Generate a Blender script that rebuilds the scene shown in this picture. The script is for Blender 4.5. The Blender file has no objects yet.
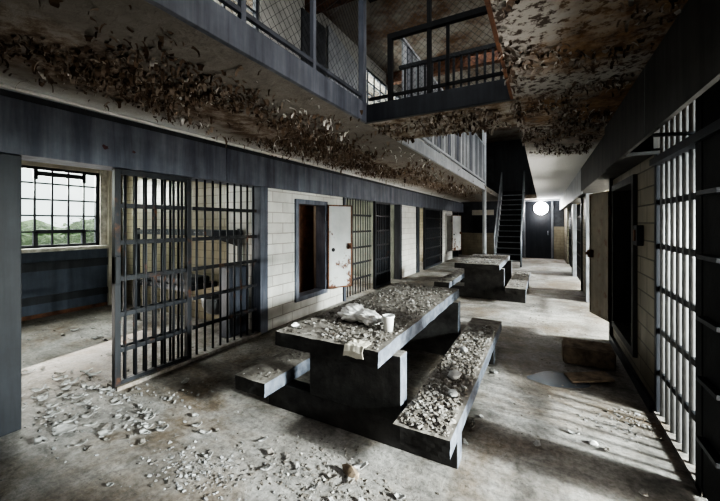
import bpy, bmesh, math, random
from mathutils import Vector, Matrix, noise
random.seed(7)
C = bpy.context.scene.collection
R = random.uniform
PI = math.pi

# ------------------------------------------------------------------ camera
H = 1.5
FPX = 335.0
cam_d = bpy.data.cameras.new('camera')
cam = bpy.data.objects.new('camera', cam_d); C.objects.link(cam)
cam.location = (0, 0, H)
cam.rotation_euler = (PI/2, 0, math.atan(183/FPX))
cam_d.sensor_fit = 'HORIZONTAL'; cam_d.sensor_width = 36
cam_d.lens = 36*FPX/720
cam_d.shift_y = -27.5/720
cam_d.clip_start = 0.05; cam_d.clip_end = 200
bpy.context.scene.camera = cam

# ------------------------------------------------------------------ materials
class NT:
    def __init__(s, name):
        m = bpy.data.materials.new(name); m.use_nodes = True
        s.m = m; s.n = m.node_tree.nodes; s.l = m.node_tree.links
        s.b = s.n['Principled BSDF']
        g = s.n.new('ShaderNodeNewGeometry'); s.pos = g.outputs['Position']; s.isl = g.outputs['Random Per Island']
    def link(s, a, b): s.l.new(a, b)
    def vmul(s, v, k):
        x = s.n.new('ShaderNodeVectorMath'); x.operation = 'MULTIPLY'
        s.link(v, x.inputs[0]); x.inputs[1].default_value = k
        return x.outputs[0]
    def noise(s, scale, detail=6, rough=.6, vec=None, dist=0):
        x = s.n.new('ShaderNodeTexNoise'); x.inputs['Scale'].default_value = scale
        x.inputs['Detail'].default_value = detail; x.inputs['Roughness'].default_value = rough
        x.inputs['Distortion'].default_value = dist
        s.link(s.pos if vec is None else vec, x.inputs['Vector'])
        return x.outputs['Fac']
    def ramp(s, fac, stops):
        x = s.n.new('ShaderNodeValToRGB'); e = x.color_ramp.elements
        while len(e) < len(stops): e.new(.5)
        for i, (p, c) in enumerate(stops):
            e[i].position = p
            e[i].color = (c, c, c, 1) if isinstance(c, (int, float)) else (*c, 1)
        s.link(fac, x.inputs['Fac'])
        return x.outputs['Color']
    def mix(s, fac, a, b, mode='MIX'):
        x = s.n.new('ShaderNodeMix'); x.data_type = 'RGBA'; x.blend_type = mode
        for sock, v in ((x.inputs[0], fac), (x.inputs[6], a), (x.inputs[7], b)):
            if isinstance(v, bpy.types.NodeSocket): s.link(v, sock)
            elif isinstance(v, (int, float)): sock.default_value = v
            else: sock.default_value = (*v, 1)
        return x.outputs[2]
    def math(s, op, a, b=0.0):
        x = s.n.new('ShaderNodeMath'); x.operation = op
        for sock, v in ((x.inputs[0], a), (x.inputs[1], b)):
            if isinstance(v, bpy.types.NodeSocket): s.link(v, sock)
            else: sock.default_value = v
        return x.outputs[0]
    def axes(s):
        x = s.n.new('ShaderNodeSeparateXYZ'); s.link(s.pos, x.inputs[0]); return x.outputs
    def comb(s, a, b, c=0.0):
        x = s.n.new('ShaderNodeCombineXYZ')
        for i, v in enumerate((a, b, c)):
            if isinstance(v, bpy.types.NodeSocket): s.link(v, x.inputs[i])
            else: x.inputs[i].default_value = v
        return x.outputs[0]
    def out(s, col, rough=.8, bump=None, dist=.02, strength=.6, metal=0, spec=.4):
        if isinstance(col, bpy.types.NodeSocket): s.link(col, s.b.inputs['Base Color'])
        else: s.b.inputs['Base Color'].default_value = (*col, 1)
        if isinstance(rough, bpy.types.NodeSocket): s.link(rough, s.b.inputs['Roughness'])
        else: s.b.inputs['Roughness'].default_value = rough
        s.b.inputs['Metallic'].default_value = metal
        s.b.inputs['Specular IOR Level'].default_value = spec
        if bump is not None:
            x = s.n.new('ShaderNodeBump'); x.inputs['Distance'].default_value = dist; x.inputs['Strength'].default_value = strength
            s.link(bump, x.inputs['Height']); s.link(x.outputs[0], s.b.inputs['Normal'])
        return s.m

def m_floor():
    t = NT('dusty_concrete')
    big = t.noise(.6, 8, .66); mid = t.noise(2.6, 9, .72, dist=.3); fine = t.noise(26, 6, .75)
    c = t.ramp(big, [(.32, (.17, .155, .135)), (.50, (.29, .275, .255)), (.68, (.40, .39, .375))])
    brown = t.ramp(t.noise(.85, 7, .7, dist=.5), [(.47, 0.0), (.62, .85)])
    c = t.mix(brown, c, (.135, .098, .062))
    c = t.mix(1.0, c, t.ramp(mid, [(.32, .42), (.47, .9), (.62, 1.18)]), 'MULTIPLY')
    c = t.mix(.75, c, t.ramp(fine, [(.36, .5), (.58, 1.2)]), 'MULTIPLY')
    # streaks across the corridor
    sc_ = t.noise(1.0, 6, .7, t.vmul(t.pos, (1.2, 7, 1)))
    c = t.mix(.6, c, t.ramp(sc_, [(.36, .6), (.55, 1.1)]), 'MULTIPLY')
    return t.out(c, t.ramp(mid, [(.3, .5), (.7, .92)]), t.mix(.5, mid, fine), .02, .7)
def m_steel(name, col, wear=(.2, .22, .24), amt=.5, rough=.55, rust=.0):
    t = NT(name)
    st = t.noise(1.0, 6, .65, t.vmul(t.pos, (9, 9, .8)))
    bl = t.noise(4.5, 7, .65)
    c = t.mix(t.ramp(st, [(.38, 0.0), (.75, amt)]), col, wear)
    c = t.mix(.6, c, t.ramp(bl, [(.3, .55), (.62, 1.1)]), 'MULTIPLY')
    if rust: c = t.mix(t.ramp(t.noise(6, 8, .7), [(.62-rust*.2, 0.0), (.72-rust*.15, .9)]), c, (.11, .045, .02))
    return t.out(c, rough, bl, .006, .35)
def m_tile(name, col, grout, rough=.28, dirt=.6, bw=.42, rh=.15):
    t = NT(name)
    a = t.axes()
    u = t.math('ADD', a[0], a[1])
    br = t.n.new('ShaderNodeTexBrick')
    t.link(t.comb(u, a[2]), br.inputs['Vector'])
    for k, v in (('Scale', 1.0), ('Mortar Size', .007), ('Mortar Smooth', .2), ('Bias', 0.0), ('Brick Width', bw), ('Row Height', rh)): br.inputs[k].default_value = v
    br.inputs['Color1'].default_value = (*col, 1); br.inputs['Color2'].default_value = (*[q*.86 for q in col], 1); br.inputs['Mortar'].default_value = (*grout, 1)
    d = t.ramp(t.noise(1.0, 7, .65, t.vmul(t.pos, (2.2, 2.2, 1.1))), [(.36, .55), (.62, 1.0)])
    c = t.mix(dirt, br.outputs['Color'], d, 'MULTIPLY')
    low = t.ramp(t.math('ADD', a[2], t.math('MULTIPLY', t.noise(5, 5), .5)), [(.25, .55), (.75, 1.0)])
    c = t.mix(dirt, c, low, 'MULTIPLY')
    inv = t.math('SUBTRACT', 1.0, br.outputs['Fac'])
    return t.out(c, rough, inv, .006, .7)
def m_soffit_left():
    t = NT('peeling_plaster')
    a = t.axes()
    n1 = t.noise(1.6, 7, .66); n2 = t.noise(9, 8, .72)
    xx = t.math('ADD', t.math('ADD', a[0], t.math('MULTIPLY', t.noise(1.1, 6, .66), .9)), t.math('MULTIPLY', n2, .35))
    # bands across the soffit: clean paint by the wall, flaking zone, dull plaster by the gallery edge
    fac = t.math('DIVIDE', t.math('ADD', xx, 3.4), 2.4)
    base = t.ramp(fac, [(.24, (.82, .83, .84)), (.44, (.60, .56, .51)), (.50, (.20, .145, .10)), (.68, (.16, .115, .08)), (.76, (.25, .23, .205)), (1.0, (.215, .20, .18))])
    pat = t.ramp(n2, [(.40, (.075, .045, .028)), (.47, (.19, .14, .10)), (.60, (.42, .39, .35))])
    band = t.ramp(fac, [(.34, 0.0), (.5, .65), (.7, .65), (.8, .12)])
    c = t.mix(band, base, pat)
    c = t.mix(t.ramp(n1, [(.62, 0.0), (.72, .5)]), c, (.12, .065, .032))
    return t.out(c, .85, n2, .03, .8)
def m_soffit_right():
    t = NT('flaking_plaster')
    a = t.axes()
    n1 = t.noise(1.4, 7, .66); n2 = t.noise(7, 8, .7); n3 = t.noise(22, 6, .65)
    c = t.mix(t.ramp(n3, [(.42, 0.0), (.5, 1.0)]), (.05, .036, .028), (.30, .285, .265))
    rust = t.ramp(t.math('ADD', n1, t.math('MULTIPLY', a[0], .16)), [(.42, 0.0), (.60, .92)])
    c = t.mix(rust, c, t.ramp(n2, [(.35, (.045, .025, .014)), (.5, (.16, .085, .035)), (.68, (.30, .20, .11))]))
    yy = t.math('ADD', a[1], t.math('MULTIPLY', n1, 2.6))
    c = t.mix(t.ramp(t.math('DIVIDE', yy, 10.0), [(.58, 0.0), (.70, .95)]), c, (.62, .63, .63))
    return t.out(c, .9, t.mix(.5, n2, n3), .035, .9)
def m_soffit_bridge():
    t = NT('stained_plaster')
    n2 = t.noise(6, 8, .7)
    c = t.ramp(n2, [(.36, (.07, .042, .026)), (.46, (.20, .15, .105)), (.58, (.40, .37, .33)), (.75, (.5, .47, .43))])
    return t.out(c, .9, n2, .03, .9)
def m_simple(name, c1, c2, scale=6, rough=.8, bump=.01, contrast=(.35, .65), spec=.4, detail=7):
    t = NT(name); n = t.noise(scale, detail, .66)
    return t.out(t.ramp(n, [(contrast[0], c1), (contrast[1], c2)]), rough, n, bump, .6, spec=spec)
def m_island(name, stops, rough=.85):
    t = NT(name)
    c = t.ramp(t.isl, stops)
    c = t.mix(.5, c, t.ramp(t.noise(40, 4, .6), [(.35, .6), (.65, 1.1)]), 'MULTIPLY')
    return t.out(c, rough)
def m_emit(name, col, k):
    t = NT(name); t.b.inputs['Emission Color'].default_value = (*col, 1); t.b.inputs['Emission Strength'].default_value = k
    t.b.inputs['Base Color'].default_value = (*col, 1)
    return t.m
def m_glass():
    m = bpy.data.materials.new('dirty_window_glass'); m.use_nodes = True
    n = m.node_tree.nodes; l = m.node_tree.links; n.clear()
    o = n.new('ShaderNodeOutputMaterial'); mx = n.new('ShaderNodeMixShader'); tr = n.new('ShaderNodeBsdfTransparent'); d = n.new('ShaderNodeBsdfTranslucent')
    tr.inputs[0].default_value = (.97, 1, .98, 1); d.inputs[0].default_value = (.85, .9, .88, 1)
    tx = n.new('ShaderNodeTexNoise'); tx.inputs['Scale'].default_value = 3; rp = n.new('ShaderNodeValToRGB')
    rp.color_ramp.elements[0].color = (.0, .0, .0, 1); rp.color_ramp.elements[1].color = (.02, .02, .02, 1)
    g = n.new('ShaderNodeNewGeometry'); l.new(g.outputs['Position'], tx.inputs['Vector'])
    l.new(tx.outputs['Fac'], rp.inputs[0]); l.new(rp.outputs[0], mx.inputs[0])
    l.new(tr.outputs[0], mx.inputs[1]); l.new(d.outputs[0], mx.inputs[2]); l.new(mx.outputs[0], o.inputs[0])
    return m
def m_door_white():
    t = NT('chipped_white_paint')
    n = t.noise(5, 8, .7); a = t.axes()
    c = t.ramp(t.noise(2, 6), [(.3, (.36, .38, .38)), (.7, (.52, .53, .52))])
    low = t.math('SUBTRACT', n, t.math('MULTIPLY', t.math('SUBTRACT', a[2], .35), .14))
    c = t.mix(t.ramp(low, [(.49, 0.0), (.55, 1.0)]), c, t.ramp(n, [(.4, (.20, .085, .04)), (.65, (.09, .035, .02))]))
    return t.out(c, .5, n, .004, .5)

M = dict(
    floor=m_floor(),
    steel=m_steel('blue_grey_steel_paint', (.040, .045, .060), (.115, .125, .155), .6, .5),
    steel_mid=m_steel('slate_blue_steel_paint', (.070, .078, .104), (.215, .23, .27), .8, .5),
    steel_dark=m_steel('near_black_steel_paint', (.018, .02, .025), (.06, .066, .078), .5, .5),
    bars=m_steel('silhouetted_bar_paint', (.013, .014, .017), (.045, .048, .054), .6, .45, .25),  # near black, painting the left bars as silhouettes against the light
    bars_pale=m_steel('lit_bar_paint', (.13, .134, .138), (.26, .265, .27), .6, .45),  # paler copy with the light on the right bars painted in
    galv=m_steel('pale_steel_paint', (.30, .32, .35), (.5, .52, .55), .7, .5),
    rail_grey=m_steel('grey_sheet_steel', (.13, .14, .155), (.26, .275, .30), .7, .5),
    beam_r=m_steel('grimy_grey_steel', (.04, .039, .038), (.095, .094, .093), .75, .7),
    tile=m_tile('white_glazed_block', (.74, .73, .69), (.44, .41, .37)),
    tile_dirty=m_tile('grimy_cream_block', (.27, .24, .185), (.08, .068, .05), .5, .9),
    tile_cream=m_tile('cream_glazed_block', (.36, .325, .24), (.25, .22, .165), .22, .6, .30, .12),
    wall_blue=m_steel('dark_blue_wall_paint', (.055, .068, .095), (.10, .118, .15), .7, .55),
    wall_cream=m_simple('cream_wall_paint', (.42, .39, .33), (.60, .57, .50), 2.2, .7),
    wall_green=m_simple('dull_green_wall_paint', (.16, .17, .145), (.27, .28, .24), 2, .7),
    wall_dark=m_simple('dark_grey_wall', (.03, .032, .036), (.075, .08, .09), 3, .8),  # mottled dark grey
    wall_white=m_simple('white_wall_paint', (.34, .34, .325), (.52, .52, .50), 3, .7),
    sill=m_simple('chipped_sill_paint', (.40, .38, .33), (.72, .70, .64), 9, .7),
    soffit=m_soffit_left(), soffit_r=m_soffit_right(), soffit_b=m_soffit_bridge(),
    upper_ceiling=m_simple('rust_stained_ceiling', (.10, .052, .025), (.24, .22, .195), 1.6, .9, .02, (.36, .55)),
    conc_shaded=m_simple('shaded_concrete_face', (.018, .017, .017), (.05, .048, .046), 7, .75, .01),  # shaded copy of the table concrete, for ends and undersides
    conc_lit=m_simple('lit_concrete_face', (.05, .057, .075), (.165, .182, .215), 9, .75, .015, (.32, .66)),  # lit copy of the table concrete, for the long faces
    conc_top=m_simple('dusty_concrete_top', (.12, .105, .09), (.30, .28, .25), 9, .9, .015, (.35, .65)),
    rust=m_simple('rusty_iron', (.055, .027, .018), (.17, .082, .046), 7, .85, .01),
    black=m_simple('black_paint_and_shade', (.006, .006, .007), (.015, .015, .016), 4, .8),
    door_white=m_door_white(),
    door_beige=m_steel('grimy_beige_paint', (.15, .125, .09), (.23, .20, .155), .7, .5, .35),
    door_navy=m_steel('navy_door_paint', (.012, .014, .019), (.03, .034, .044), .6, .4),
    white=m_simple('crumpled_white_plastic', (.70, .69, .66), (.90, .89, .87), 8, .5, .004),
    foam=m_simple('white_foam', (.78, .78, .76), (.88, .88, .86), 20, .6, .001),
    paper=m_simple('stained_paper', (.48, .44, .36), (.72, .69, .60), 12, .9, .002),
    wood=m_simple('rotten_wood', (.12, .088, .062), (.33, .26, .19), 9, .85, .01),
    chips=m_island('paint_chips', [(0, (.10, .086, .072)), (.45, (.18, .162, .14)), (.85, (.27, .255, .235)), (.97, (.40, .385, .36)), (1, (.60, .59, .56))]),
    chips_grey=m_island('grey_paint_chips', [(0, (.08, .07, .06)), (.4, (.19, .18, .17)), (.8, (.33, .33, .33)), (.95, (.5, .5, .5)), (1, (.62, .62, .62))]),
    curls=m_island('hanging_paint_curls', [(0, (.075, .048, .032)), (.5, (.165, .115, .08)), (.8, (.27, .215, .17)), (.965, (.36, .31, .26)), (.98, (.8, .79, .76)), (1, (.85, .84, .82))]),
    curls_r=m_island('grey_paint_curls', [(0, (.06, .04, .028)), (.4, (.14, .10, .075)), (.7, (.28, .25, .22)), (1, (.46, .44, .41))]),
    flake=m_simple('pale_paint_flake', (.30, .295, .285), (.56, .555, .54), 14, .8, .003),
    flake_dark=m_simple('dull_paint_flake', (.16, .14, .12), (.36, .34, .31), 14, .85, .003),
    lamp=m_emit('glowing_lamp_glass', (1, .98, .95), 60),
    glass=m_glass(),
    leaf=m_island('hedge_leaves', [(0, (.16, .26, .12)), (.6, (.26, .38, .20)), (1, (.42, .52, .36))], .6),
    steel_bowl=m_steel('dull_steel', (.12, .125, .13), (.26, .265, .27), .6, .35),
    red=m_simple('faded_red_paint', (.055, .025, .028), (.085, .04, .042), 20, .8),
)
t_ = NT('murky_water'); M['water'] = t_.out((.10, .12, .15), .22, t_.noise(6, 3), .004, .4, spec=.7)

# ------------------------------------------------------------------ mesh builder
class MB:
    def __init__(s): s.bm = bmesh.new()
    def box(s, x0, x1, y0, y1, z0, z1, mi=0, sides=None):
        p = [(x0, y0, z0), (x1, y0, z0), (x1, y1, z0), (x0, y1, z0), (x0, y0, z1), (x1, y0, z1), (x1, y1, z1), (x0, y1, z1)]
        v = [s.bm.verts.new(q) for q in p]
        for k, f in enumerate(((3, 2, 1, 0), (4, 5, 6, 7), (0, 1, 5, 4), (1, 2, 6, 5), (2, 3, 7, 6), (3, 0, 4, 7))):
            fc = s.bm.faces.new([v[i] for i in f]); fc.material_index = (sides or {}).get(k, mi)   # 0 bottom 1 top 2 -y 3 +x 4 +y 5 -x
        return s
    def obox(s, c, ax, ay, az, mi=0):
        c = Vector(c); ax, ay, az = Vector(ax), Vector(ay), Vector(az)
        v = [s.bm.verts.new(c + a*ax + b*ay + d*az) for d in (-1, 1) for a, b in ((-1, -1), (1, -1), (1, 1), (-1, 1))]
        for f in ((3, 2, 1, 0), (4, 5, 6, 7), (0, 1, 5, 4), (1, 2, 6, 5), (2, 3, 7, 6), (3, 0, 4, 7)):
            fc = s.bm.faces.new([v[i] for i in f]); fc.material_index = mi
        return s
    def tube(s, pts, r, seg=8, cap=True, mi=0):
        pts = [Vector(p) for p in pts]; rings = []
        for i, p in enumerate(pts):
            d = (pts[min(i+1, len(pts)-1)] - pts[max(i-1, 0)]).normalized()
            up = Vector((0, 0, 1)) if abs(d.z) < .9 else Vector((1, 0, 0))
            a = d.cross(up).normalized(); b = d.cross(a).normalized()
            rr = r[i] if isinstance(r, (list, tuple)) else r
            rings.append([s.bm.verts.new(p + rr*(math.cos(2*PI*k/seg)*a + math.sin(2*PI*k/seg)*b)) for k in range(seg)])
        for i in range(len(rings)-1):
            for k in range(seg):
                f = s.bm.faces.new((rings[i][k], rings[i][(k+1) % seg], rings[i+1][(k+1) % seg], rings[i+1][k])); f.smooth = seg > 6; f.material_index = mi
        if cap:
            s.bm.faces.new(rings[0][::-1]); s.bm.faces.new(rings[-1])
        return s
    def lathe(s, c, prof, seg=20, axis='Z'):
        c = Vector(c); rings = []
        for r, h in prof:
            ring = []
            for k in range(seg):
                a = 2*PI*k/seg
                q = (r*math.cos(a), r*math.sin(a), h)
                if axis == 'Y': q = (q[0], q[2], q[1])
                if axis == 'X': q = (q[2], q[0], q[1])
                ring.append(s.bm.verts.new(c + Vector(q)))
            rings.append(ring)
        for i in range(len(rings)-1):
            for k in range(seg):
                f = s.bm.faces.new((rings[i][k], rings[i][(k+1) % seg], rings[i+1][(k+1) % seg], rings[i+1][k])); f.smooth = True
        s.bm.faces.new(rings[0][::-1]); s.bm.faces.new(rings[-1])
        return s
    def poly(s, pts, mi=0):
        f = s.bm.faces.new([s.bm.verts.new(p) for p in pts]); f.material_index = mi; return s
    def build(s, name, mats, parent=None, bevel=0, kind=None):
        if not isinstance(mats, (list, tuple)): mats = [mats]
        bmesh.ops.recalc_face_normals(s.bm, faces=s.bm.faces)
        if parent is not None:
            off = Vector((0, 0, 0)); p = parent
            while p is not None: off += p.location; p = p.parent
            bmesh.ops.translate(s.bm, verts=s.bm.verts, vec=-off)
        me = bpy.data.meshes.new(name); s.bm.to_mesh(me); s.bm.free()
        for m in mats: me.materials.append(M[m] if isinstance(m, str) else m)
        o = bpy.data.objects.new(name, me); C.objects.link(o)
        if parent is not None: o.parent = parent
        if bevel:
            b = o.modifiers.new('edge', 'BEVEL'); b.width = bevel; b.segments = 2; b.limit_method = 'ANGLE'
        if kind: o['kind'] = kind
        return o

def thing(name, label, cat, loc=(0, 0, 0), group=None):
    o = bpy.data.objects.new(name, None); C.objects.link(o); o.location = loc
    o['label'] = label; o['category'] = cat
    if group: o['group'] = group
    return o
def tag(o, label, cat, group=None, kind=None):
    o['label'] = label; o['category'] = cat
    if group: o['group'] = group
    if kind: o['kind'] = kind
    return o
def struct(name, mb, mats, bevel=0, label=None):
    o = mb.build(name, mats, None, bevel, 'structure')
    if label: o['label'] = label
    return o
def sbox(name, *a, m='wall_white', bevel=0):
    return struct(name, MB().box(*a), m, bevel)

# ================================================================== SETTING
XL, XR, XLO, XRO = -3.36, .77, -7.03, 4.4
YE, YB = 16.2, -2.4
ZS, ZF = 2.48, 2.635          # soffit and upper floor
ZR = 5.15                     # roof underside
GX, RX = -1.53, -.205         # gallery edge, right slab edge
BY0, BY1 = 2.9, 3.72          # bridge

sbox('floor', XLO-.1, XRO+.1, YB-.1, YE+.1, -.12, 0, m='floor')
sbox('ground', -30, XLO-.2, -25, 40, -.6, -.4, m='flake_dark')
sbox('ground', XRO+.2, 30, -25, 40, -.6, -.4, m='flake_dark')

# storey slabs
def slab(x0, x1, y0, y1, m):
    return struct('ceiling', MB().box(x0, x1, y0, y1, ZS, ZF, 0), [m])
slab(XLO-.1, GX, YB, YE, 'soffit')
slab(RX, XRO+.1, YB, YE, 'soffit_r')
slab(GX+.002, RX-.002, BY0+.03, BY1, 'soffit_b')
slab(GX+.002, RX-.002, 15.0, YE, 'soffit_b')
sbox('ceiling', XLO-.1, XRO+.1, YB-.1, YE+.1, ZR, ZR+.12, m='upper_ceiling')

# outer walls with window holes
def wall_x(name, x0, x1, y0, y1, z0, z1, holes, m):
    """wall in a plane of constant x with rectangular holes (y0,y1,z0,z1)"""
    b = MB(); ys = y0
    for (a, c, e, f) in sorted(holes):
        if a > ys: b.box(x0, x1, ys, a, z0, z1)
        if e > z0: b.box(x0, x1, a, c, z0, e)
        if f < z1: b.box(x0, x1, a, c, f, z1)
        ys = c
    if ys < y1: b.box(x0, x1, ys, y1, z0, z1)
    return struct(name, b, m)
WZ0, WZ1 = 1.10, 2.40
left_windows = [(.05, 1.15), (1.98, 3.06), (6.3, 7.9), (10.2, 12.0), (13.6, 15.4)]  # first one is out of view, added to light the first cell
wall_x('wall_left', XLO-.14, XLO-.001, YB, YE, 0, ZS, [(a, b, WZ0, WZ1) for a, b in left_windows], ['wall_cream'])
# dark blue dado on the window wall of the first cell
sbox('trim_1', XLO, XLO+.03, -.5, 3.38, 0, 1.04, m='wall_blue')
sbox('trim_2', XLO+.03, XLO+.06, -.5, 3.38, .74, .88, m='steel_dark')
sbox('trim_3', XLO+.03, XLO+.06, -.5, 3.38, .22, .34, m='steel_dark')
sbox('baseboard_left', XLO+.03, XLO+.045, -.5, 3.38, 0, .06, m='rust')
right_windows = [(.8, 3.0), (5.9, 7.5), (9.0, 11.0), (12.4, 14.2)]
wall_x('wall_right', XRO+.001, XRO+.14, YB, YE, 0, ZS, [(a, b, 1.0, 2.35) for a, b in right_windows], ['wall_cream'])
sbox('wall_rear', XLO-.14, XRO+.14, YB-.14, YB-.001, 0, ZR, m='wall_dark')

def steel_window(name, x, y0, y1, z0, z1, ncol, nrow, sign, thick=.024, m='steel_dark', vent=True):
    """steel sash window standing in a wall of constant x; sign = direction of the room"""
    root = bpy.data.objects.new(name, None); C.objects.link(root); root.location = (x, (y0+y1)/2, z0); root['kind'] = 'structure'
    f = MB()
    for a, b, c, d in ((y0, y1, z0, z0+.045), (y0, y1, z1-.045, z1), (y0, y0+.045, z0, z1), (y1-.045, y1, z0, z1)):
        f.box(x-.03, x+.03, a, b, c, d)
    o = f.build('window_frame', m, root); o['kind'] = 'structure'
    g = MB()
    for k in range(1, ncol):
        y = y0+(y1-y0)*k/ncol; g.box(x-.014, x+.014, y-thick/2, y+thick/2, z0, z1)
    for k in range(1, nrow):
        z = z0+(z1-z0)*k/nrow; g.box(x-.018, x+.018, y0, y1, z-thick/2, z+thick/2)
    o = g.build('glazing_bars', m, root); o['kind'] = 'structure'
    if vent:
        v = MB(); ya, yb = y0+(y1-y0)/ncol, y1-(y1-y0)/ncol*1.0; za = z0+(z1-z0)/nrow; zb = z1-.1
        for a, b, c, d in ((ya, yb, za-.03, za+.03), (ya, yb, zb-.04, zb+.03), (ya-.02, ya+.03, zb-.1, zb+.1), (yb-.03, yb+.02, zb-.1, zb+.1), (yb-.03, yb+.02, z0, za), (ya-.02, ya+.03, z0, za)):
            v.box(x-.03*1, x+.035, a, b, c, d)
        o = v.build('vent_sash', m, root); o['kind'] = 'structure'
    p = MB().box(x-.004, x+.004, y0+.02, y1-.02, z0+.02, z1-.02)
    o = p.build('pane', 'glass', root); o['kind'] = 'structure'
    return root
steel_window('window_1', XLO-.07, 1.98, 3.06, WZ0, WZ1, 5, 5, 1)
for i, (a, b) in enumerate([w for w in left_windows if w[0] != 1.98]):
    steel_window('window_%d' % (i+2), XLO-.07, a, b, WZ0, WZ1, 5, 5, 1, vent=False)
sbox('windowsill_1', XLO-.06, XLO+.12, 1.9, 3.16, WZ0-.06, WZ0, m='sill', bevel=.008)
sbox('window_trim_1', XLO-.05, XLO+.02, 3.06, 3.16, WZ0, ZS-.02, m='sill')
sbox('window_trim_2', XLO+.02, XLO+.09, 3.16, 3.28, 0, ZS-.02, m='wall_cream')
for i, (a, b) in enumerate(right_windows):
    steel_window('window_%d' % (i+10), XRO+.07, a, b, 1.0, 2.35, 5, 4, -1, vent=False)

# cell partitions and service chases, left row
def part_wall(name, x0, x1, y0, y1, m, z1=ZS): return sbox(name, x0, x1, y0, y1, 0, z1, m=m)
XLi = XL-.16                                                   # inner face of the cell fronts
part_wall('wall_partition_1', XLO, XLi, -.62, -.5, 'wall_cream')
part_wall('wall_partition_2', XLO, XLi-.55, 3.40, 3.52, 'tile_cream')
part_wall('wall_partition_3', XLi-.55, XLi+.1, 3.40, 3.52, 'tile')
part_wall('wall_partition_4', XLO, XLi, 5.36, 5.48, 'wall_cream')
part_wall('wall_partition_5', XLO, XLi, 8.34, 8.46, 'wall_green')
part_wall('wall_partition_6', XLO, XLi, 9.70, 9.80, 'wall_cream')
part_wall('wall_partition_7', XLO, XLi, 12.56, 12.66, 'tile_cream')
# dark chase behind the first hatch
sbox('wall_chase_1', XLi-.55, XLi-.45, 3.52, 5.36, 0, ZS, m='rust')
sbox('wall_chase_2', XLi-.9, XLi-.8, 12.66, YE, 0, ZS, m='rust')

# tiled piers of the left row
def pier_with_hatch(name, xf, xb, y0, y1, hy0, hy1, hz0, hz1, ztop, m):
    b = MB()
    x0, x1 = min(xf, xb), max(xf, xb)
    b.box(x0, x1, y0, hy0, 0, ztop); b.box(x0, x1, hy1, y1, 0, ztop)
    b.box(x0, x1, hy0, hy1, 0, hz0); b.box(x0, x1, hy0, hy1, hz1, ztop)
    return struct(name, b, m)
pier_with_hatch('wall_pier_1', XL, XLi, 3.46, 5.46, 4.10, 4.85, .33, 1.82, 2.05, ['tile'])
sbox('wall_pier_2', XLi, XL, 8.47, 9.67, 0, 2.05, m='tile')
pier_with_hatch('wall_pier_3', XL, XLi, 12.7, 14.3, 13.2, 13.95, .33, 1.82, 2.05, ['tile'])
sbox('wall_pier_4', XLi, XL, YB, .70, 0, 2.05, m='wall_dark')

# steel header beam above the left cell fronts, in bolted sections
ysec = [YB, .1, 2.73, 5.0, 7.6, 10.2, 12.8, YE]
for i in range(len(ysec)-1):
    sbox('trim_beam_%d' % (i+1), XLi-.06, XL+.07, ysec[i]+.004, ysec[i+1]-.004, 1.99, 2.385, m='steel_mid', bevel=.006)
sbox('trim_strip_1', XL-.02, XL+.05, YB, YE, 2.385, 2.435, m='steel_dark')
c_ = MB().tube([(XL+.06, y, 2.452 + .004*math.sin(y*2)) for y in [YB+.1+i*.6 for i in range(31)]], .014, 8)
tag(c_.build('conduit', 'white'), 'thin pale conduit running along the top of the left steel header beam', 'pipe')

# posts of the left cell fronts
def post(y0, y1, m='steel_mid', xa=XLi+.02, xb=XL+.03, z1=1.99): return sbox('trim_post', xa, xb, y0, y1, 0, z1, m=m, bevel=.006)
post(.84, .96, 'steel_dark'); post(.60, .84, 'black', XLi, XL+.01)
post(3.31, 3.45, 'steel_mid'); post(5.47, 5.54, 'steel'); post(8.32, 8.46, 'steel_dark'); post(9.68, 9.93, 'steel_dark')
post(12.52, 12.66, 'wall_white'); post(15.2, 15.35, 'steel_dark'); post(7.62, 7.68, 'steel_dark')
sbox('trim_threshold_1', XLi+.02, XL+.04, 1.58, 3.31, 0, .035, m='floor')

# ------------------------------------------------------------------ barred fronts
CROSS = (.34, .665, .99, 1.32, 1.66)
def grille(name, label, x, y0, y1, spacing, z0=.03, z1=1.99, r=.0125, cross=CROSS, m='bars', stile=0.0, stile_m='bars', cat='cell bars', sheet=None, cm=None):
    root = thing(name, label, cat, (x, (y0+y1)/2, 0))
    n = max(2, round((y1-y0)/spacing))
    for k in range(n):
        y = y0+(k+.5)*(y1-y0)/n
        MB().tube([(x, y, z0), (x, y, z1)], r, 8).build('bar', m, root)
    for z in cross:
        MB().box(x-.009, x+.009, y0, y1, z-.02, z+.02).build('crossbar', cm or m, root)
    if stile:
        for a, b in ((y0-stile, y0), (y1, y1+stile)):
            MB().box(x-.028, x+.028, a, b, z0-.02, z1).build('stile', stile_m, root, .004)
        MB().box(x-.025, x+.025, y0, y1, z0-.02, z0+.04).build('bottom_rail', stile_m, root, .003)
        MB().box(x-.025, x+.025, y0, y1, z1-.05, z1).build('top_rail', stile_m, root, .003)
    if sheet: MB().box(x-.05, x-.045, y0, y1, sheet[0], sheet[1]).build('sheet', stile_m, root)
    return root
grille('barred_panel', 'fixed barred panel of the first cell between the slate posts, bunk seen through it', XL-.04, 2.36, 3.30, .104)
grille('barred_panel', 'half of the first cell front where bars stand doubled, next to its open doorway', XL-.10, 1.66, 2.28, .088)
d_ = grille('sliding_cell_door', 'dark sliding barred door pushed open over fixed bars beside the first cell doorway', XL-.02, 1.625, 2.27, .092, stile=.05, stile_m='bars')
MB().box(XL-.05, XL+.02, 1.575, 1.62, .95, 1.2).build('lock_box', 'bars', d_, .006)
grille('barred_panel', 'barred cell front just past the rusty white hatch door', XL-.04, 5.54, 6.74, .11)
grille('sliding_cell_door', 'dark barred door with closed sheet behind, past the rusty hatch door', XL+.03, 6.80, 7.58, .10, stile=.04, stile_m='steel_dark', sheet=(.03, 1.97))
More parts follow.
